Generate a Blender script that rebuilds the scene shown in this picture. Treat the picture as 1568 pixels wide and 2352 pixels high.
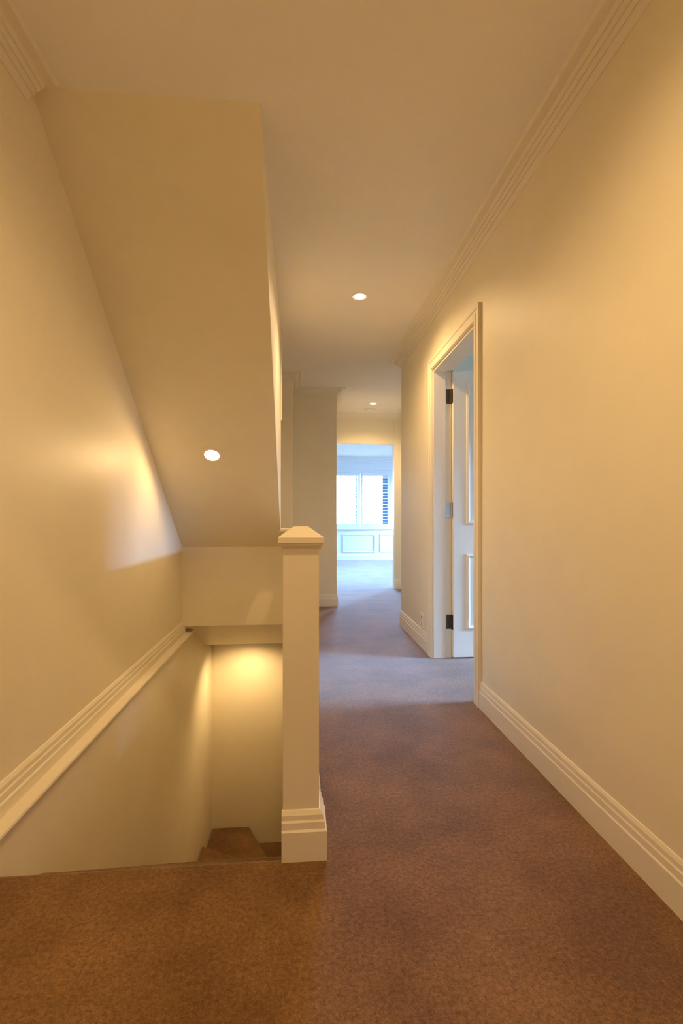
import bpy, bmesh, math, random
from mathutils import Vector, Matrix
random.seed(7)
for o in list(bpy.data.objects):
    bpy.data.objects.remove(o)
scene = bpy.context.scene
col = scene.collection

# ------------------------------------------------------------------ camera
FPX, VPX, HORY, CAMH = 1130.0, 685.0, 1192.0, 0.98     # focal length / vanishing point / horizon in a 1568x2352 frame
cam_d = bpy.data.cameras.new('camera'); cam = bpy.data.objects.new('camera', cam_d); col.objects.link(cam)
cam_d.sensor_fit = 'VERTICAL'; cam_d.sensor_height = 36.0; cam_d.sensor_width = 24.0
cam_d.lens = 36.0 * FPX / 2352.0
cam_d.shift_y = (HORY - 1176.0) / 2352.0
cam_d.clip_start = 0.02; cam_d.clip_end = 300
cam.location = (0, 0, CAMH)
cam.rotation_euler = (math.pi / 2, 0, -math.atan((784.0 - VPX) / FPX))
scene.camera = cam

# ------------------------------------------------------------------ sky, sun, exposure
world = bpy.data.worlds.new('sky'); scene.world = world; world.use_nodes = True
world.cycles.sampling_method = 'NONE'
bg = world.node_tree.nodes['Background']
bg.inputs['Color'].default_value = (0.27, 0.52, 1.0, 1); bg.inputs['Strength'].default_value = 330.0
sun_d = bpy.data.lights.new('sun', 'SUN'); sun = bpy.data.objects.new('sun', sun_d); col.objects.link(sun)
sun_d.energy = 240.0; sun_d.color = (1.0, 0.97, 0.92); sun_d.angle = math.radians(0.6)
sun.rotation_euler = Vector((-0.615, 0.02, -0.788)).to_track_quat('-Z', 'Y').to_euler()
WARM = (1.0, 0.655, 0.295)
scene.view_settings.view_transform = 'Standard'; scene.view_settings.look = 'None'
scene.view_settings.gamma = 1.0; scene.view_settings.use_curve_mapping = False
scene.view_settings.exposure = 0.0
scene.cycles.max_bounces = 8; scene.cycles.diffuse_bounces = 6; scene.cycles.glossy_bounces = 3
scene.cycles.caustics_reflective = False; scene.cycles.caustics_refractive = False; scene.cycles.adaptive_threshold = 0.035
scene.cycles.sample_clamp_indirect = 8.0

def portal(name, loc, normal, sx, sy):
    l = bpy.data.lights.new(name, 'AREA'); l.shape = 'RECTANGLE'; l.size = sx; l.size_y = sy
    l.cycles.is_portal = True
    o = bpy.data.objects.new(name, l); col.objects.link(o); o.location = loc
    o.rotation_euler = Vector(normal).to_track_quat('-Z', 'Z').to_euler()
    return o

# ------------------------------------------------------------------ materials
def nodes_of(name):
    m = bpy.data.materials.new(name); m.use_nodes = True
    nt = m.node_tree; b = nt.nodes['Principled BSDF']
    return m, nt, b

def noise(nt, scale, detail=4, rough=0.6, coord=None):
    n = nt.nodes.new('ShaderNodeTexNoise'); n.inputs['Scale'].default_value = scale
    n.inputs['Detail'].default_value = detail; n.inputs['Roughness'].default_value = rough
    nt.links.new((coord or nt.nodes.new('ShaderNodeTexCoord')).outputs['Object'], n.inputs['Vector'])
    return n

def paint(name, rgb, rough, bump=0.02, bscale=220, var=0.03, spec=0.5):
    m, nt, b = nodes_of(name)
    tc = nt.nodes.new('ShaderNodeTexCoord')
    n = noise(nt, 2.2, 5, 0.6, tc)
    r = nt.nodes.new('ShaderNodeValToRGB')
    r.color_ramp.elements[0].position = 0.3; r.color_ramp.elements[1].position = 0.7
    r.color_ramp.elements[0].color = (*[c * (1 - var) for c in rgb], 1); r.color_ramp.elements[1].color = (*[min(1, c * (1 + var)) for c in rgb], 1)
    nt.links.new(n.outputs['Fac'], r.inputs['Fac']); nt.links.new(r.outputs['Color'], b.inputs['Base Color'])
    b.inputs['Roughness'].default_value = rough; b.inputs['Specular IOR Level'].default_value = spec
    if bump:
        n2 = noise(nt, bscale, 3, 0.6, tc); bp = nt.nodes.new('ShaderNodeBump')
        bp.inputs['Strength'].default_value = bump; bp.inputs['Distance'].default_value = 0.002
        nt.links.new(n2.outputs['Fac'], bp.inputs['Height']); nt.links.new(bp.outputs['Normal'], b.inputs['Normal'])
    return m

M = {}
M['wall'] = paint('cream_wall_paint', (0.86, 0.79, 0.61), 0.48, 0.04, 180)
M['ceiling'] = paint('white_ceiling_paint', (0.87, 0.83, 0.76), 0.8, 0.03, 260, 0.02, 0.3)
M['trim'] = paint('white_gloss_trim', (0.84, 0.78, 0.64), 0.5, 0, 40, 0.01, 0.35)
M['white'] = paint('clean_white_plastic', (0.86, 0.85, 0.82), 0.35, 0, 40, 0.01)
M['dayroom'] = paint('pale_room_paint', (0.86, 0.87, 0.86), 0.5, 0.03, 260, 0.01)
M['bronze'] = paint('dark_bronze_metal', (0.10, 0.065, 0.035), 0.38, 0.05, 300, 0.2); M['bronze'].node_tree.nodes['Principled BSDF'].inputs['Metallic'].default_value = 0.8
M['steel'] = paint('aged_steel_metal', (0.50, 0.46, 0.40), 0.32, 0.08, 200, 0.25); M['steel'].node_tree.nodes['Principled BSDF'].inputs['Metallic'].default_value = 0.9
M['darkframe'] = paint('dark_blue_grey_aluminium', (0.012, 0.03, 0.06), 0.4, 0, 40, 0.05)
M['grille'] = paint('grey_plastic', (0.68, 0.66, 0.62), 0.5, 0, 40, 0.05)
M['dark'] = paint('dark_slot', (0.05, 0.045, 0.04), 0.6, 0, 40, 0.05)
M['leaf'] = paint('green_foliage', (0.10, 0.20, 0.04), 0.7, 0.3, 6, 0.5)
M['blocker'] = paint('dark_blocker', (0.09, 0.07, 0.06), 0.9, 0.3, 10, 0.3)
M['bark'] = paint('brown_bark', (0.12, 0.08, 0.05), 0.85, 0.4, 12, 0.3)
M['lawn'] = paint('pale_paving', (0.17, 0.17, 0.16), 0.9, 0.2, 8, 0.4)

def carpet():
    m, nt, b = nodes_of('taupe_loop_carpet')
    tc = nt.nodes.new('ShaderNodeTexCoord')
    fine = noise(nt, 240, 3, 0.7, tc); mid = noise(nt, 90, 3, 0.65, tc); big = noise(nt, 3.2, 4, 0.6, tc)
    r1 = nt.nodes.new('ShaderNodeValToRGB')
    r1.color_ramp.elements[0].position = 0.30; r1.color_ramp.elements[1].position = 0.72
    r1.color_ramp.elements[0].color = (0.096, 0.049, 0.019, 1); r1.color_ramp.elements[1].color = (0.365, 0.202, 0.092, 1)
    add = nt.nodes.new('ShaderNodeMath'); add.operation = 'ADD'
    mul = nt.nodes.new('ShaderNodeMath'); mul.operation = 'MULTIPLY'; mul.inputs[1].default_value = 0.5
    nt.links.new(fine.outputs['Fac'], add.inputs[0]); nt.links.new(mid.outputs['Fac'], add.inputs[1])
    nt.links.new(add.outputs[0], mul.inputs[0]); nt.links.new(mul.outputs[0], r1.inputs['Fac'])
    r2 = nt.nodes.new('ShaderNodeValToRGB')
    r2.color_ramp.elements[0].position = 0.36; r2.color_ramp.elements[1].position = 0.64
    r2.color_ramp.elements[0].color = (0.74, 0.73, 0.72, 1); r2.color_ramp.elements[1].color = (1.10, 1.10, 1.10, 1)
    nt.links.new(big.outputs['Fac'], r2.inputs['Fac'])
    mx = nt.nodes.new('ShaderNodeMix'); mx.data_type = 'RGBA'; mx.blend_type = 'MULTIPLY'; mx.inputs['Factor'].default_value = 1.0
    nt.links.new(r1.outputs['Color'], mx.inputs['A']); nt.links.new(r2.outputs['Color'], mx.inputs['B'])
    nt.links.new(mx.outputs['Result'], b.inputs['Base Color'])
    b.inputs['Roughness'].default_value = 1.0; b.inputs['Specular IOR Level'].default_value = 0.1
    b.inputs['Sheen Weight'].default_value = 0.55; b.inputs['Sheen Roughness'].default_value = 0.34
    bp = nt.nodes.new('ShaderNodeBump'); bp.inputs['Strength'].default_value = 0.55; bp.inputs['Distance'].default_value = 0.004
    nt.links.new(mul.outputs[0], bp.inputs['Height']); nt.links.new(bp.outputs['Normal'], b.inputs['Normal'])
    return m
M['carpet'] = carpet()

def glow(name, rgb, s):
    m, nt, b = nodes_of(name)
    b.inputs['Base Color'].default_value = (0.9, 0.9, 0.9, 1)
    b.inputs['Emission Color'].default_value = (*rgb, 1); b.inputs['Emission Strength'].default_value = s
    return m
M['lamp'] = glow('lit_lamp_glass', (1.0, 0.80, 0.50), 14.0); M['lamp'].cycles.emission_sampling = 'NONE'

def glass():
    m, nt, b = nodes_of('window_glass')
    nt.nodes.remove(b)
    t = nt.nodes.new('ShaderNodeBsdfTransparent'); g = nt.nodes.new('ShaderNodeBsdfGlossy'); g.inputs['Roughness'].default_value = 0.02
    mx = nt.nodes.new('ShaderNodeMixShader'); mx.inputs['Fac'].default_value = 0.06
    nt.links.new(t.outputs[0], mx.inputs[1]); nt.links.new(g.outputs[0], mx.inputs[2])
    nt.links.new(mx.outputs[0], nt.nodes['Material Output'].inputs['Surface'])
    return m
M['glass'] = glass()

# ------------------------------------------------------------------ mesh helpers
def link(o, parent=None):
    col.objects.link(o)
    if parent is not None: o.parent = parent
    return o

def mesh_obj(name, bm, mat, parent=None, smooth=False, bevel=0.0, seg=2):
    me = bpy.data.meshes.new(name)
    bmesh.ops.recalc_face_normals(bm, faces=bm.faces[:])
    bm.to_mesh(me); bm.free(); me.materials.append(M[mat])
    if smooth:
        for p in me.polygons: p.use_smooth = True
        me.set_sharp_from_angle(angle=math.radians(40))
    o = bpy.data.objects.new(name, me); link(o, parent)
    if bevel:
        b = o.modifiers.new('edge', 'BEVEL'); b.width = bevel; b.segments = seg; b.limit_method = 'ANGLE'
    return o

def box(bm, x0, x1, y0, y1, z0, z1):
    v = [bm.verts.new(p) for p in ((x0,y0,z0),(x1,y0,z0),(x1,y1,z0),(x0,y1,z0),(x0,y0,z1),(x1,y0,z1),(x1,y1,z1),(x0,y1,z1))]
    for f in ((0,3,2,1),(4,5,6,7),(0,1,5,4),(1,2,6,5),(2,3,7,6),(3,0,4,7)): bm.faces.new([v[i] for i in f])

def boxes(name, lst, mat, parent=None, bevel=0.0, seg=2):
    bm = bmesh.new()
    for b in lst: box(bm, *b)
    return mesh_obj(name, bm, mat, parent, bevel=bevel, seg=seg)

def prism_x(bm, pts, x0, x1):
    """polygon pts (y,z) extruded along x"""
    a = [bm.verts.new((x0, y, z)) for y, z in pts]; b = [bm.verts.new((x1, y, z)) for y, z in pts]
    n = len(pts)
    bm.faces.new(a); bm.faces.new(b[::-1])
    for i in range(n): bm.faces.new((a[i], a[(i+1) % n], b[(i+1) % n], b[i]))

def prism_z(bm, pts, z0, z1):
    a = [bm.verts.new((x, y, z0)) for x, y in pts]; b = [bm.verts.new((x, y, z1)) for x, y in pts]
    n = len(pts)
    bm.faces.new(a[::-1]); bm.faces.new(b)
    for i in range(n): bm.faces.new((a[i], a[(i+1) % n], b[(i+1) % n], b[i]))

def sweep(name, path, prof, mat, parent=None, axis='xy'):
    """sweep profile (offset to the left of travel, height) along an xy polyline with mitred corners and closed ends"""
    bm = bmesh.new(); P = [Vector(p) for p in path]; rings = []
    for i, p in enumerate(P):
        if i == 0: d = (P[1] - P[0]).normalized(); nrm = Vector((-d.y, d.x)); k = 1
        elif i == len(P) - 1: d = (P[-1] - P[-2]).normalized(); nrm = Vector((-d.y, d.x)); k = 1
        else:
            d0 = (P[i] - P[i-1]).normalized(); d1 = (P[i+1] - P[i]).normalized()
            n0 = Vector((-d0.y, d0.x)); n1 = Vector((-d1.y, d1.x)); nrm = (n0 + n1).normalized(); k = 1 / max(0.2, nrm.dot(n0))
        rings.append([bm.verts.new((p.x + nrm.x * o * k, p.y + nrm.y * o * k, z)) for o, z in prof])
    m = len(prof)
    for a, b in zip(rings, rings[1:]):
        for j in range(m): bm.faces.new((a[j], a[(j+1) % m], b[(j+1) % m], b[j]))
    bm.faces.new(rings[0][::-1]); bm.faces.new(rings[-1])
    return mesh_obj(name, bm, mat, parent)

def lathe(bm, prof, seg=32, c=(0, 0, 0)):
    rings = []
    for r, z in prof:
        if r < 1e-6: rings.append([bm.verts.new((c[0], c[1], c[2] + z))])
        else: rings.append([bm.verts.new((c[0] + r * math.cos(2*math.pi*i/seg), c[1] + r * math.sin(2*math.pi*i/seg), c[2] + z)) for i in range(seg)])
    for a, b in zip(rings, rings[1:]):
        for i in range(seg):
            j = (i + 1) % seg
            if len(a) == 1: bm.faces.new((a[0], b[i], b[j]))
            elif len(b) == 1: bm.faces.new((a[i], b[0], a[j]))
            else: bm.faces.new((a[i], b[i], b[j], a[j]))

def struct(o, label=None, cat=None):
    o['kind'] = 'structure'
    if label: o['label'] = label
    if cat: o['category'] = cat
    return o

def thing(name, loc, label, cat, group=None):
    o = bpy.data.objects.new(name, None); link(o); o.location = loc; o.empty_display_size = 0.05
    o['label'] = label; o['category'] = cat
    if group: o['group'] = group
    return o

# ------------------------------------------------------------------ main dimensions
H = 2.44
XL, XR = -0.90, 0.945           # left wall, corridor right wall
XLOW = -0.85                    # stairwell wall below landing level
YB = -1.6                       # wall behind
SX0, SX1 = -0.045, 0.060        # half wall beside the stair
SY = 1.436                      # top nosing of the stair
R, G = 0.173, 0.2554            # riser, going
PIV = (-0.045, SY + 10 * G)     # winder pivot
YW = 4.963                      # end wall of the stairwell
YS0, YS1, ZS1 = 1.73, 3.917, 0.763   # sloping soffit: meets ceiling / bottom edge
XBK = -0.134                    # corridor face of the bulkhead
YE = 6.79                       # doorway wall
YF = 11.68                      # far window wall
YRC = 4.47                      # end of corridor right wall
XR2 = 1.445
D0, D1, DH = 2.555, 3.40, 2.03  # side door opening
ZLC = -0.157

# ------------------------------------------------------------------ floor (one continuous carpet)
bm = bmesh.new()
def fq(x0, x1, y0, y1, z=0.0):
    bm.faces.new([bm.verts.new(p) for p in ((x0,y0,z),(x1,y0,z),(x1,y1,z),(x0,y1,z))])
NR = 0.018                                                  # carpeted nosing radius
fq(XL-.1, SX0, YB-.1, SY-NR); fq(SX0, XR+.01, YB-.1, PIV[1])
fq(XR+.01, 4.7, 0.4, PIV[1]); fq(-0.0, 4.7, PIV[1], 4.47)
fq(SX0, 0.0, PIV[1], 4.47); fq(XL-.1, 1.7, 4.47, 6.85); fq(-1.7, 3.8, 6.85, YF+.05)
fq(XL-.1, SX0, 4.40, 4.47)
prev = None                                                 # rounded nosing down to the first riser
for i in range(9):
    a = math.pi / 2 - math.pi * i / 8 * 1.0
    y = SY - NR + NR * math.cos(a); z = -NR + NR * math.sin(a)
    w = [bm.verts.new((XLOW-.02, y, z)), bm.verts.new((SX0, y, z))]
    if prev: bm.faces.new((prev[0], prev[1], w[1], w[0]))
    prev = w
w = [bm.verts.new((XLOW-.02, SY-NR, -R)), bm.verts.new((SX0, SY-NR, -R))]; bm.faces.new((prev[0], prev[1], w[1], w[0]))
floor = struct(mesh_obj('floor', bm, 'carpet', smooth=True), 'taupe brown carpet running along the landing and corridor', 'floor')

# ------------------------------------------------------------------ ceiling
struct(boxes('ceiling', [(-2.2, 5.2, YB-.4, YF+.5, H, H+.2)], 'ceiling'), 'plain off-white plaster ceiling over the corridor', 'ceiling')

# ------------------------------------------------------------------ walls
struct(boxes('wall_left', [(XL-.15, XL, YB-.1, 5.1, 0.075, H), (XL-.15, XL, YB-.1, SY-.3, -.2, .075)], 'wall'), 'cream painted wall beside the stairwell above the skirting', 'wall')
struct(boxes('wall_stair_left', [(XL-.15, XLOW, SY-.3, YW+.1, -3.2, 0.072)], 'wall'), 'cream wall of the stairwell below the white ledge', 'wall')
struct(boxes('wall_stair_end', [(XL-.15, 1.9, YW, YW+.12, -3.2, ZLC)], 'wall'), 'cream wall closing the bottom of the stairwell', 'wall')
struct(boxes('wall_stair_right', [(SX0, SX1, SY+.05, PIV[1], -3.2, -.004)], 'wall'), 'cream wall under the landing beside the lower stair', 'wall')
struct(boxes('wall_stair_turn', [(SX1, 1.9, PIV[1]-.1, PIV[1], -3.2, -.01)], 'wall'), 'cream wall beside the stair after its turn', 'wall')
struct(boxes('wall_stair_foot', [(1.8, 1.9, PIV[1], YW, -3.2, -.05)], 'wall'), 'cream wall facing the foot of the stair', 'wall')
struct(boxes('wall_back', [(XL-.15, XR+.2, YB-.12, YB, -.1, H)], 'wall'), 'cream wall closing the landing behind the viewer', 'wall')
w = struct(boxes('wall_right', [(XR, XR+.13, YB-.1, D0, -.1, H), (XR, XR+.13, D0, D1, DH, H), (XR, XR+.13, D1, YRC, -.1, H)], 'wall'), 'long cream corridor wall with the open door', 'wall')
struct(boxes('wall_right_return', [(XR+.13, 1.6, YRC-.12, YRC, -.1, H), (XR2, 1.6, YRC, YE+.1, -.1, H)], 'wall'), 'cream wall of the recess beside the bright doorway', 'wall')
DX0, DX1, DZ = 0.50, 1.334, 2.022
struct(boxes('wall_doorway', [(0.3, DX0, YE, YE+.12, -.1, H), (DX1, 1.6, YE, YE+.12, -.1, H), (DX0, DX1, YE, YE+.12, DZ, H)], 'wall', bevel=.004), 'cream wall with a plain opening into the bright room', 'wall')
struct(boxes('wall_nib', [(XL, -0.063, 4.98, 5.7, -.05, H), (XL, 0.43, 5.52, YE+.12, -.05, H)], 'wall', bevel=.003), 'cream projecting wall corner halfway along the corridor', 'wall')

# sloping bulkhead above the stair
bm = bmesh.new()
slope = lambda y: H + (ZS1 - H) * (y - YS0) / (YS1 - YS0)
YT = 3.79
zt = slope(YT)
prism_x(bm, [(YS0, H+.01), (YT, zt), (YT, H+.01)], XL-.01, XBK)                       # triangle down to the end edge
YQ = YS0 + (YS1 - YS0) * (H - .885) / (H - ZS1)
prism_x(bm, [(YQ, .885), (YS1, ZS1), (YS1, 0.145), (4.535, ZLC), (5.0, ZLC), (5.0, -.03), (4.46, -.03), (4.46, .885)], XL-.01, SX0)
struct(mesh_obj('wall_bulkhead', bm, 'wall', bevel=.003), 'sloping cream bulkhead hanging over the staircase', 'wall')
struct(boxes('ceiling_stair', [(XL, 1.9, 4.535, YW+.1, ZLC, ZLC+.1), (SX0, 1.9, PIV[1]-.1, 4.6, ZLC, ZLC+.1)], 'ceiling'), 'low plaster ceiling over the bottom of the stair', 'ceiling')
boxes_nib = boxes('trim_1', [(XBK-.02, XBK+.010, YT, YT+.02, 1.735, H), (XBK-.022, XBK+.001, YT-.012, YT+.008, .885, 1.735), (XBK-.022, SX1, YT-.045, YT+.06, .884, .909)], 'trim', bevel=.006, seg=3)
struct(boxes_nib, 'slim white edge trim turning under the end of the bulkhead', 'trim')

# half wall beside the stair with its cap
struct(boxes('wall_half', [(SX0, SX1, 1.52, YT+.06, -.01, .886)], 'wall'), 'cream half wall guarding the stairwell', 'wall')
struct(boxes('trim_2', [(SX0-.004, SX1+.012, 1.53, YT-.04, .886, .910)], 'trim', bevel=.004), 'flat white capping along the half wall', 'trim')

# side room, far room shells
struct(boxes('wall_side_room', [(XR+.13, 4.8, .45, .6, -.1, H), (1.6, 4.8, YRC-.12, YRC+.05, -.1, H),
    (4.6, 4.75, .5, 1.9, -.1, H), (4.6, 4.75, 3.1, YRC, -.1, H), (4.6, 4.75, 1.9, 3.1, -.1, .8), (4.6, 4.75, 1.9, 3.1, 2.05, H)], 'dayroom'), 'pale walls of the side room past the open door', 'wall')
WX0, WX1, WZ0, WZ1 = 0.78, 2.19, 0.80, 2.07
S0, S1 = 10.5, 11.3
wf = struct(boxes('wall_far', [(-1.7, WX0, YF, YF+.16, -.1, H), (WX1, 3.8, YF, YF+.16, -.1, H), (WX0, WX1, YF, YF+.16, -.1, WZ0), (WX0, WX1, YF, YF+.16, WZ1, H)], 'dayroom'), 'white panelled wall under the shuttered window', 'wall')
struct(boxes('wall_far_room_sides', [(-1.7, -1.55, YE+.12, YF, -.1, H), (3.6, 3.75, YE+.12, S0, -.1, H), (3.6, 3.75, S1, YF, -.1, H), (3.6, 3.75, S0, S1, -.1, .7), (3.6, 3.75, S0, S1, 2.1, H),
    (-1.7, XL, YE, YE+.12, -.1, H), (1.6, 3.75, YE, YE+.12, -.1, H)], 'dayroom'), 'pale side walls of the bright room', 'wall')

# ------------------------------------------------------------------ cornice
CP = [(-.002, H+.004), (.100, H+.004), (.100, H-.003), (.092, H-.013), (.060, H-.010), (.057, H-.012), (.051, H-.024), (.046, H-.021), (.043, H-.023), (.037, H-.036), (.032, H-.033),
      (.029, H-.035), (.023, H-.049), (.018, H-.046), (.015, H-.048), (.007, H-.064), (.004, H-.070), (-.002, H-.070)]
struct(sweep('trim_3', [(XR, YB), (XR, YRC), (XR2, YRC), (XR2, YE), (0.43, YE), (0.43, 5.52), (-0.063, 5.52), (-0.063, 4.98), (XL, 4.98)], CP, 'trim'), 'stepped white cornice along the corridor ceiling', 'cornice')
struct(sweep('trim_4', [(XL, YS0 - .005), (XL, YB)], CP, 'trim'), 'stepped white cornice stopping at the sloping bulkhead', 'cornice')
CP2 = [(-.002, H+.004), (.11, H+.004), (.11, H-.012), (.03, H-.075), (.03, H-.09), (.012, H-.10), (.012, H-.13), (-.002, H-.13)]
struct(sweep('trim_5', [(3.6, YF), (-1.55, YF)], CP2, 'dayroom'), 'deep white cornice above the shuttered window', 'cornice')

# ------------------------------------------------------------------ skirting boards
SK = [(-.002, -.004), (.022, -.004), (.022, .084), (.017, .089), (.016, .108), (.012, .113), (.011, .126), (.004, .137), (-.002, .139)]
ARW = 0.075
SKN = SK                                                     # deeper base of the newel post
SK = [(o * .6 if o > 0 else o, z) for o, z in SK]            # skirting on the walls
struct(sweep('baseboard_right', [(XR, YB), (XR, D0 - ARW)], SK, 'trim'), 'grooved white skirting along the near corridor wall', 'skirting')
struct(sweep('baseboard_right_far', [(XR, D1 + ARW), (XR, YRC), (XR2, YRC), (XR2, YE), (DX1, YE)], SK, 'trim'), 'grooved white skirting past the open door', 'skirting')
struct(sweep('baseboard_nib', [(DX0, YE), (0.43, YE), (0.43, 5.52), (-0.063, 5.52), (-0.063, 4.98), (XL, 4.98)], SK, 'trim'), 'white skirting around the projecting wall corner', 'skirting')
SKL = [(o, z + (.044 if z > 0 else .06)) for o, z in SKN]
struct(sweep('baseboard_left', [(XL, YS1 + .02), (XL, YB)], SKL, 'trim'), 'grooved white skirting above the stairwell ledge', 'skirting')
struct(sweep('baseboard_half_wall', [(SX1, YT + .06), (SX1, 1.535)], SK, 'trim'), 'white skirting along the half wall', 'skirting')
LP = [(-.002, .070), (.062, .070), (.066, .074), (.068, .080), (.066, .087), (.062, .091), (-.002, .091)]
struct(sweep('trim_6', [(XL, 4.06), (XL, SY - .3)], LP, 'trim'), 'white rounded ledge under the skirting of the stairwell', 'ledge')
struct(sweep('baseboard_far', [(3.6, YF), (-1.55, YF)], [(-.002, -.004), (.02, -.004), (.02, .11), (.008, .13), (-.002, .13)], 'dayroom'), 'white skirting under the panelled wall', 'skirting')
# wainscot mouldings of the far wall
def rect_frame(name, x0, x1, z0, z1, y, wd, th, mat, parent):
    bm = bmesh.new()
    for a in ((x0, x1, y-th, y, z0, z0+wd), (x0, x1, y-th, y, z1-wd, z1), (x0, x0+wd, y-th, y, z0+wd, z1-wd), (x1-wd, x1, y-th, y, z0+wd, z1-wd)): box(bm, *a)
    return mesh_obj(name, bm, mat, parent, bevel=.004)
for x0, x1 in ((0.10, 0.93), (1.05, 1.83), (1.95, 2.78)):
    rect_frame('panel_moulding', x0, x1, .175, .62, YF, .03, .014, 'dayroom', wf)

# ------------------------------------------------------------------ staircase
stair = thing('staircase', (-.45, SY, 0), 'brown carpeted staircase turning at winder steps below the landing', 'staircase')
def step(pts, z):
    e = .003
    pts = [(max(x, XLOW + e), min(y, YW - e)) for x, y in pts]
    pts = [((min(x, SX0 - e) if y < PIV[1] - .001 else x), y) for x, y in pts]
    pts = [(x, (max(y, PIV[1] + e) if x > SX0 + .001 else y)) for x, y in pts]
    bm = bmesh.new(); prism_z(bm, pts, z - .20, z)
    o = mesh_obj('step', bm, 'carpet', bevel=.016, seg=3); o.parent = stair
    o.matrix_parent_inverse = Matrix.Translation(-Vector(stair.location))
    return o
for k in range(1, 11):
    y0 = SY + (k - 1) * G - .03; y1 = SY + k * G
    step([(XLOW, y0), (SX0, y0), (SX0, y1), (XLOW, y1)], -k * R)
px, py = PIV
wl = py - (XLOW - px) * math.tan(math.radians(29))           # first winder edge on the side wall
wb = px - (YW - py) / math.tan(math.radians(65.5))          # second winder edge on the end wall
step([(XLOW, py - .03), (px, py - .03), (px, py), (XLOW, wl)], -11 * R)
step([(XLOW, wl - .02), (px, py - .02), (wb, YW), (XLOW, YW)], -12 * R)
step([(wb - .02, YW), (px - .02, py), (px, py), (px, YW)], -13 * R)
for k in range(14, 18):
    x0 = px + (k - 14) * G - .02
    step([(x0, py), (x0 + G + .02, py), (x0 + G + .02, YW), (x0, YW)], -k * R)
struct(boxes('floor_lower', [(XL-.2, 2.0, SY-.3, YW+.2, -3.3, -17*R-.1)], 'carpet'), 'carpeted floor at the foot of the stair', 'floor')
struct(boxes('wall_stair_front', [(XL-.15, SX1, SY-.35, SY-.06, -3.2, -.21)], 'wall'), 'cream wall under the landing edge', 'wall')

# ------------------------------------------------------------------ newel post
post = thing('newel_post', (0.0075, 1.485, 0), 'square cream newel post with pyramid cap at the stair top', 'newel post')
def pbox(name, lst, mat, bevel=0.0):
    o = boxes(name, lst, mat, None, bevel); o.parent = post; o.matrix_parent_inverse = Matrix.Translation(-Vector(post.location)); return o
PY0, PY1 = 1.432, 1.537
pbox('shaft', [(SX0, SX1, PY0, PY1, 0, .90)], 'trim', .003)
bs = sweep('base_moulding', [(SX1, PY1), (SX1, PY0), (SX0 - .003, PY0)], SKN, 'trim'); bs.parent = post; bs.matrix_parent_inverse = Matrix.Translation(-Vector(post.location))
bm = bmesh.new()
cx, cy = (SX0 + SX1) / 2, (PY0 + PY1) / 2
def ring(h, z): return [bm.verts.new((cx + a * h, cy + b * h, z)) for a, b in ((-1,-1),(1,-1),(1,1),(-1,1))]
rs = [ring(.0535, .894), ring(.0545, .897), ring(.059, .900), ring(.0625, .905), ring(.0635, .909), ring(.066, .910), ring(.066, .927), ring(.062, .929), ring(.0225, .957)]
for a, b in zip(rs, rs[1:]):
    for i in range(4): bm.faces.new((a[i], a[(i+1)%4], b[(i+1)%4], b[i]))
bm.faces.new(rs[0][::-1]); bm.faces.new(rs[-1])
cp = mesh_obj('cap', bm, 'trim', bevel=.0012); cp.parent = post; cp.matrix_parent_inverse = Matrix.Translation(-Vector(post.location))

# ------------------------------------------------------------------ side door
frame = struct(bpy.data.objects.new('trim_7', None), 'white door jamb and moulded architrave in the corridor wall', 'door frame'); link(frame)
AP = [(-.002, 0), (.010, 0), (.016, .006), (.017, .030), (.013, .036), (.013, .052), (.018, .058), (.018, ARW), (-.002, ARW)]   # (out of wall, distance from opening)
def arch_leg(name, pts, closed_dirs):
    bm = bmesh.new(); rings = []
    for (y, z), (dy, dz) in zip(pts, closed_dirs):
        rings.append([bm.verts.new((XR - o, y + dy * s, z + dz * s)) for o, s in AP])
    m = len(AP)
    for a, b in zip(rings, rings[1:]):
        for j in range(m): bm.faces.new((a[j], a[(j+1) % m], b[(j+1) % m], b[j]))
    bm.faces.new(rings[0][::-1]); bm.faces.new(rings[-1])
    return mesh_obj(name, bm, 'trim', frame)
arch_leg('architrave', [(D0, 0), (D0, DH)], [(-1, 0), (-1, 1)])
arch_leg('architrave', [(D1, 0), (D1, DH)], [(1, 0), (1, 1)])
arch_leg('architrave', [(D0, DH), (D1, DH)], [(-1, 1), (1, 1)])
for ya, yb, za, zb in ((D0-ARW, D0+.002, 0, DH+ARW), (D1+.002, D1+ARW, 0, DH+ARW), (D0+.002, D1+.002, DH+.002, DH+ARW)):
    boxes('architrave', [(XR+.130, XR+.148, ya, yb, za, zb)], 'trim', frame, .004)
boxes('jamb', [(XR-.001, XR+.131, D0-.02, D0+.004, 0, DH+.02)], 'trim', frame)
boxes('jamb', [(XR-.001, XR+.131, D1-.004, D1+.02, 0, DH+.02)], 'trim', frame)
boxes('jamb', [(XR-.001, XR+.131, D0, D1, DH-.004, DH+.02)], 'trim', frame)
boxes('door_stop', [(XR+.0, XR+.088, D1-.016, D1-.004, 0, DH-.004)], 'trim', frame, .002)
boxes('door_stop', [(XR+.0, XR+.088, D0+.004, D0+.016, 0, DH-.004)], 'trim', frame, .002)
boxes('door_stop', [(XR+.0, XR+.088, D0+.016, D1-.016, DH-.016, DH-.004)], 'trim', frame, .002)

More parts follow.
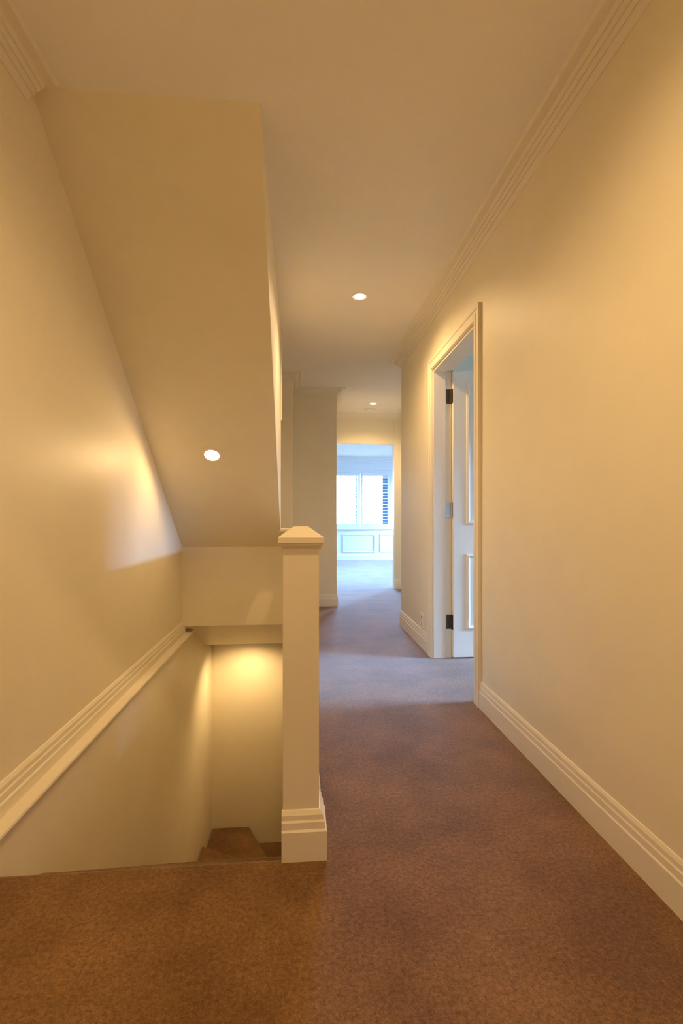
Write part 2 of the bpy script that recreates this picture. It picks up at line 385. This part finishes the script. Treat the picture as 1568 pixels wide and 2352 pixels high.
HX = XR + .134
door = struct(bpy.data.objects.new('door_1', None), 'white moulded panel door standing open into the side room', 'door'); link(door)
LW = 0.82; LY0, LY1 = D1 - .041, D1 - .006
leaf = boxes('leaf', [(HX, HX+LW, LY0, LY1, .012, DH-.012)], 'trim', door, .002)
for (x0, x1) in ((HX+.092, HX+.37), (HX+.45, HX+.728)):
    for (z0, z1) in ((.205, .735), (.94, 1.93)):
        # raised bolection moulding around a raised field
        bm = bmesh.new(); rr = []
        for ins, out in ((0, 0), (.004, .010), (.014, .013), (.024, .006), (.032, -.003), (.050, -.003), (.075, .006)):
            rr.append([bm.verts.new(p) for p in ((x0+ins, LY0-out, z0+ins), (x1-ins, LY0-out, z0+ins), (x1-ins, LY0-out, z1-ins), (x0+ins, LY0-out, z1-ins))])
        for a, b in zip(rr, rr[1:]):
            for i in range(4): bm.faces.new((a[i], a[(i+1)%4], b[(i+1)%4], b[i]))
        bm.faces.new(rr[-1])
        pm = mesh_obj('panel', bm, 'trim', leaf)
for hz, mt, lab in ((1.845, 'bronze', 'dark bronze butt hinge'), (1.045, 'steel', 'worn steel butt hinge'), (.255, 'bronze', 'dark bronze butt hinge')):
    bm = bmesh.new()
    box(bm, XR+.094, HX-.004, D1-.0065, D1-.003, hz-.05, hz+.05)              # plate on the jamb
    box(bm, HX-.0025, HX+.0005, LY0+.004, LY1, hz-.05, hz+.05)                # plate on the leaf edge
    for i in range(5): lathe(bm, [(0, -.0095), (.0055, -.0095), (.0055, .0095), (0, .0095)], 12, (HX-.004, D1-.008, hz-.04+i*.02))
    for i, dz in enumerate((-.035, 0, .035)): lathe(bm, [(.003, -.05*0), (.003, .001), (0, .001)], 8, (XR+.105, D1-.0072, hz+dz))
    h = mesh_obj('hinge', bm, mt, door); h['label'] = lab
bm = bmesh.new(); lathe(bm, [(.026, 0), (.026, .006), (.010, .010), (.010, .040), (.024, .046), (.027, .058), (.020, .068), (0, .070)], 24)
hd = mesh_obj('door_knob', bm, 'steel', leaf, smooth=True); hd.location = (HX+LW-.06, LY0, 1.0); hd.rotation_euler = (math.pi/2, 0, 0)

# ------------------------------------------------------------------ windows
def window(name, label, axis, a0, a1, z0, z1, p, mullions, wd=.05, dp=.06):
    o = struct(bpy.data.objects.new(name, None), label, 'window'); link(o)
    def put(nm, u0, u1, za, zb, d0, d1, mt):
        return boxes(nm, [(u0, u1, d0, d1, za, zb) if axis == 'x' else (d0, d1, u0, u1, za, zb)], mt, o)
    put('frame_rail', a0, a1, z0, z0+wd, p, p+dp, 'darkframe'); put('frame_rail', a0, a1, z1-wd, z1, p, p+dp, 'darkframe')
    for u0, u1 in mullions: put('frame_stile', u0, u1, z0+wd, z1-wd, p, p+dp, 'darkframe')
    put('pane', a0+.01, a1-.01, z0+.01, z1-.01, p+dp*.45, p+dp*.55, 'glass')
    return o
window('window_1', 'dark framed sash window behind the white shutters', 'x', WX0, WX1, WZ0, WZ1, YF+.11, [(WX0, WX0+.05), (1.375, 1.412), (2.03, WX1)], .02, .05)
window('window_2', 'wide window lighting the side room', 'y', 1.9, 3.1, .8, 2.05, 4.66, [(1.9, 1.94), (2.48, 2.52), (3.06, 3.1)], .04)
window('window_3', 'side window of the bright room', 'y', S0, S1, .7, 2.1, 3.66, [(S0, S0+.04), (S1-.04, S1)], .04)

portal('daylight_portal_far', ((WX0+WX1)/2, YF+.2, (WZ0+WZ1)/2), (0, -1, 0), WX1-WX0, WZ1-WZ0)
portal('daylight_portal_side', (4.8, 2.5, 1.425), (-1, 0, 0), 1.2, 1.25)
portal('daylight_portal_room', (3.8, (S0+S1)/2, 1.4), (-1, 0, 0), S1-S0, 1.4)
struct(boxes('sun_blocker', [(4.75, 5.70, .4, YRC, 2.25, 2.45)], 'trim'), 'white sun blocker added over the side room window', 'sun blocker')  # unseen overhang, added to keep the sun out of the side room

# plantation shutters
def shutter(x0, x1, label):
    t = thing('plantation_shutter', ((x0+x1)/2, YF-.03, WZ0), label, 'shutter', None)
    inv = Matrix.Translation(-Vector(t.location))
    st = .052; z0, z1 = WZ0 - .01, WZ1 + .01; yc = YF - .018
    def part(n, b):
        o = boxes(n, [b], 'dayroom', None, .003); o.parent = t; o.matrix_parent_inverse = inv
    part('stile', (x0, x0+st, yc-.015, yc+.014, z0, z1)); part('stile', (x1-st, x1, yc-.015, yc+.014, z0, z1))
    part('rail', (x0+st, x1-st, yc-.015, yc+.014, z0, .862)); part('rail', (x0+st, x1-st, yc-.015, yc+.014, 2.0, z1))
    n = 16; pit = (2.0 - .862) / n
    bm = bmesh.new(); pr = []
    for i in range(12):
        a = 2*math.pi*i/12; pr.append((.034*math.cos(a), .0055*math.sin(a)))
    prism_x(bm, pr, x0+st, x1-st)
    me = None
    for i in range(n):
        if me is None:
            o = mesh_obj('louvre', bm, 'dayroom', None, smooth=True); me = o.data
        else:
            o = bpy.data.objects.new('louvre', me); link(o)
        o.location = (0, yc, .862 + pit * (i + .5)); o.rotation_euler = (math.radians(-4), 0, 0)
        o.parent = t; o.matrix_parent_inverse = inv
shutter(WX0, 1.470, 'white plantation shutter panel with open louvres beside the dark window bar')
shutter(1.476, WX1, 'white plantation shutter panel with wide dark stripe behind its louvres')
struct(boxes('trim_8', [(WX0-.07, WX0, YF-.035, YF, WZ0-.07, WZ1+.07), (WX1, WX1+.07, YF-.035, YF, WZ0-.07, WZ1+.07), (WX0, WX1, YF-.035, YF, WZ1+.011, WZ1+.07), (WX0-.07, WX1+.07, YF-.04, YF, WZ0-.07, WZ0-.012)], 'dayroom', bevel=.004), 'white frame and sill around the shutters', 'window frame')

# ------------------------------------------------------------------ downlights
def downlight(loc, normal, label, power, spot=150, blend=0.9, radius=.045, group='recessed ceiling downlights'):
    t = thing('downlight', loc, label, 'downlight', group)
    q = Vector(normal).to_track_quat('-Z', 'Y'); t.rotation_euler = q.to_euler()
    bm = bmesh.new(); lathe(bm, [(radius, .012), (radius, -.001), (radius+.002, -.003), (radius+.011, -.002), (radius+.012, .002)], 40)
    mesh_obj('trim_ring', bm, 'white', t, smooth=True)
    bm = bmesh.new(); lathe(bm, [(0, -.0025), (radius*.6, -.0022), (radius-.001, .001)], 40)
    mesh_obj('lamp_glass', bm, 'lamp', t, smooth=True)
    l = bpy.data.lights.new('downlight_beam', 'SPOT'); l.energy = power; l.color = WARM; l.spot_size = math.radians(spot); l.spot_blend = blend
    l.shadow_soft_size = .03
    o = bpy.data.objects.new('downlight_beam', l); link(o, t); o.location = (0, 0, -.035)
    return t
downlight((.40, 3.205, H), (0, 0, -1), 'lit recessed downlight in the ceiling beside the open door', 59, 162)
downlight((.944, 6.167, H), (0, 0, -1), 'lit recessed downlight next to the round smoke detector', 48)
downlight((.06, .86, H), (0, 0, -1), 'lit recessed downlight over the landing carpet', 58, 162)
downlight((-.35, -.95, H), (0, 0, -1), 'added fill downlight by the back wall of the landing', 21, 170)  # unseen lamp, added to brighten the bulkhead, left wall and newel
ys = 3.117
sn = Vector((0, -(H-ZS1), -(YS1-YS0))).normalized()
downlight((-.535, ys, slope(ys)), sn, 'lit recessed downlight in the sloping bulkhead', 11, 178, .4)
downlight((-.47, 4.62, ZLC), (0, 0, -1), 'lit recessed downlight under the low stairwell ceiling', 30, 156, 0.9)

# smoke detector
sd = thing('smoke_detector', (.937, 6.47, H), 'round white smoke detector on the ceiling near the doorway', 'smoke detector')
bm = bmesh.new(); lathe(bm, [(.074, 0), (.074, -.006), (.068, -.010), (.066, -.018), (.050, -.034), (.02, -.040), (0, -.040)], 36)
mesh_obj('body', bm, 'white', sd, smooth=True)
bm = bmesh.new(); lathe(bm, [(.0685, -.0105), (.0680, -.016), (.0665, -.0185)], 36); mesh_obj('vent_ring', bm, 'grille', sd, smooth=True)
bm = bmesh.new(); lathe(bm, [(.010, -.0395), (.010, -.0415), (0, -.042)], 16); mesh_obj('test_button', bm, 'grille', sd, smooth=True)

# power outlet low on the corridor wall
oy, oz = 3.69, .205
ol = thing('power_outlet', (XR, oy, oz), 'small white power outlet low on the wall past the door', 'outlet')
inv = Matrix.Translation(-Vector(ol.location))
def opart(n, b, mt, bev):
    o = boxes(n, [b], mt, None, bev); o.parent = ol; o.matrix_parent_inverse = inv; return o
opart('plate', (XR-.009, XR, oy-.036, oy+.036, oz-.057, oz+.057), 'white', .003)
for s in (-1, 1):
    opart('switch', (XR-.013, XR-.008, oy+.010, oy+.024, oz+s*.030-.008, oz+s*.030+.008), 'white', .001)
    opart('socket', (XR-.0095, XR-.0085, oy-.020, oy+.002, oz+s*.026-.009, oz+s*.026+.009), 'dark', 0)

# ------------------------------------------------------------------ outside
struct(boxes('ground', [(-40, 60, -40, 90, -3.6, -3.35)], 'lawn'), 'pale paved ground outside the windows', 'ground')
struct(boxes('wall_blocker', [(8.0, 8.3, -8, 14, -3.4, 2.42)], 'blocker'), 'dark brick wall added outside the side room to stop low daylight', 'wall')  # unseen wall, added to keep side-window daylight off the left wall
def tree(x, y, h, r, label):
    t = thing('garden_tree', (x, y, -3.35), label, 'tree', 'trees outside the window')
    bm = bmesh.new(); lathe(bm, [(.16, 0), (.11, h*.3), (.08, h*.7), (0, h*.8)], 10); mesh_obj('trunk', bm, 'bark', t, smooth=True)
    bm = bmesh.new()
    for i in range(26):
        a = random.uniform(0, 6.28); e = random.uniform(-.6, 1); rr = r * random.uniform(.3, .8)
        m = Matrix.Translation((rr*math.cos(a), rr*math.sin(a), h*.72 + e*r*.7)) @ Matrix.Diagonal((*[r*random.uniform(.26, .42)]*3, 1))
        res = bmesh.ops.create_icosphere(bm, subdivisions=2, radius=1, matrix=m)
        for v in res['verts']: v.co += Vector((random.uniform(-1, 1), random.uniform(-1, 1), random.uniform(-1, 1))) * r * .05
    mesh_obj('crown', bm, 'leaf', t)
tree(2.2, 22, 4.4, 1.3, 'leafy green tree seen through the louvres of the dark-striped shutter')
tree(3.9, 30, 4.9, 1.7, 'taller green tree farther out behind the shuttered window')
tree(1.9, 33, 4.6, 1.5, 'green tree seen through the shutter panel by the wall corner')
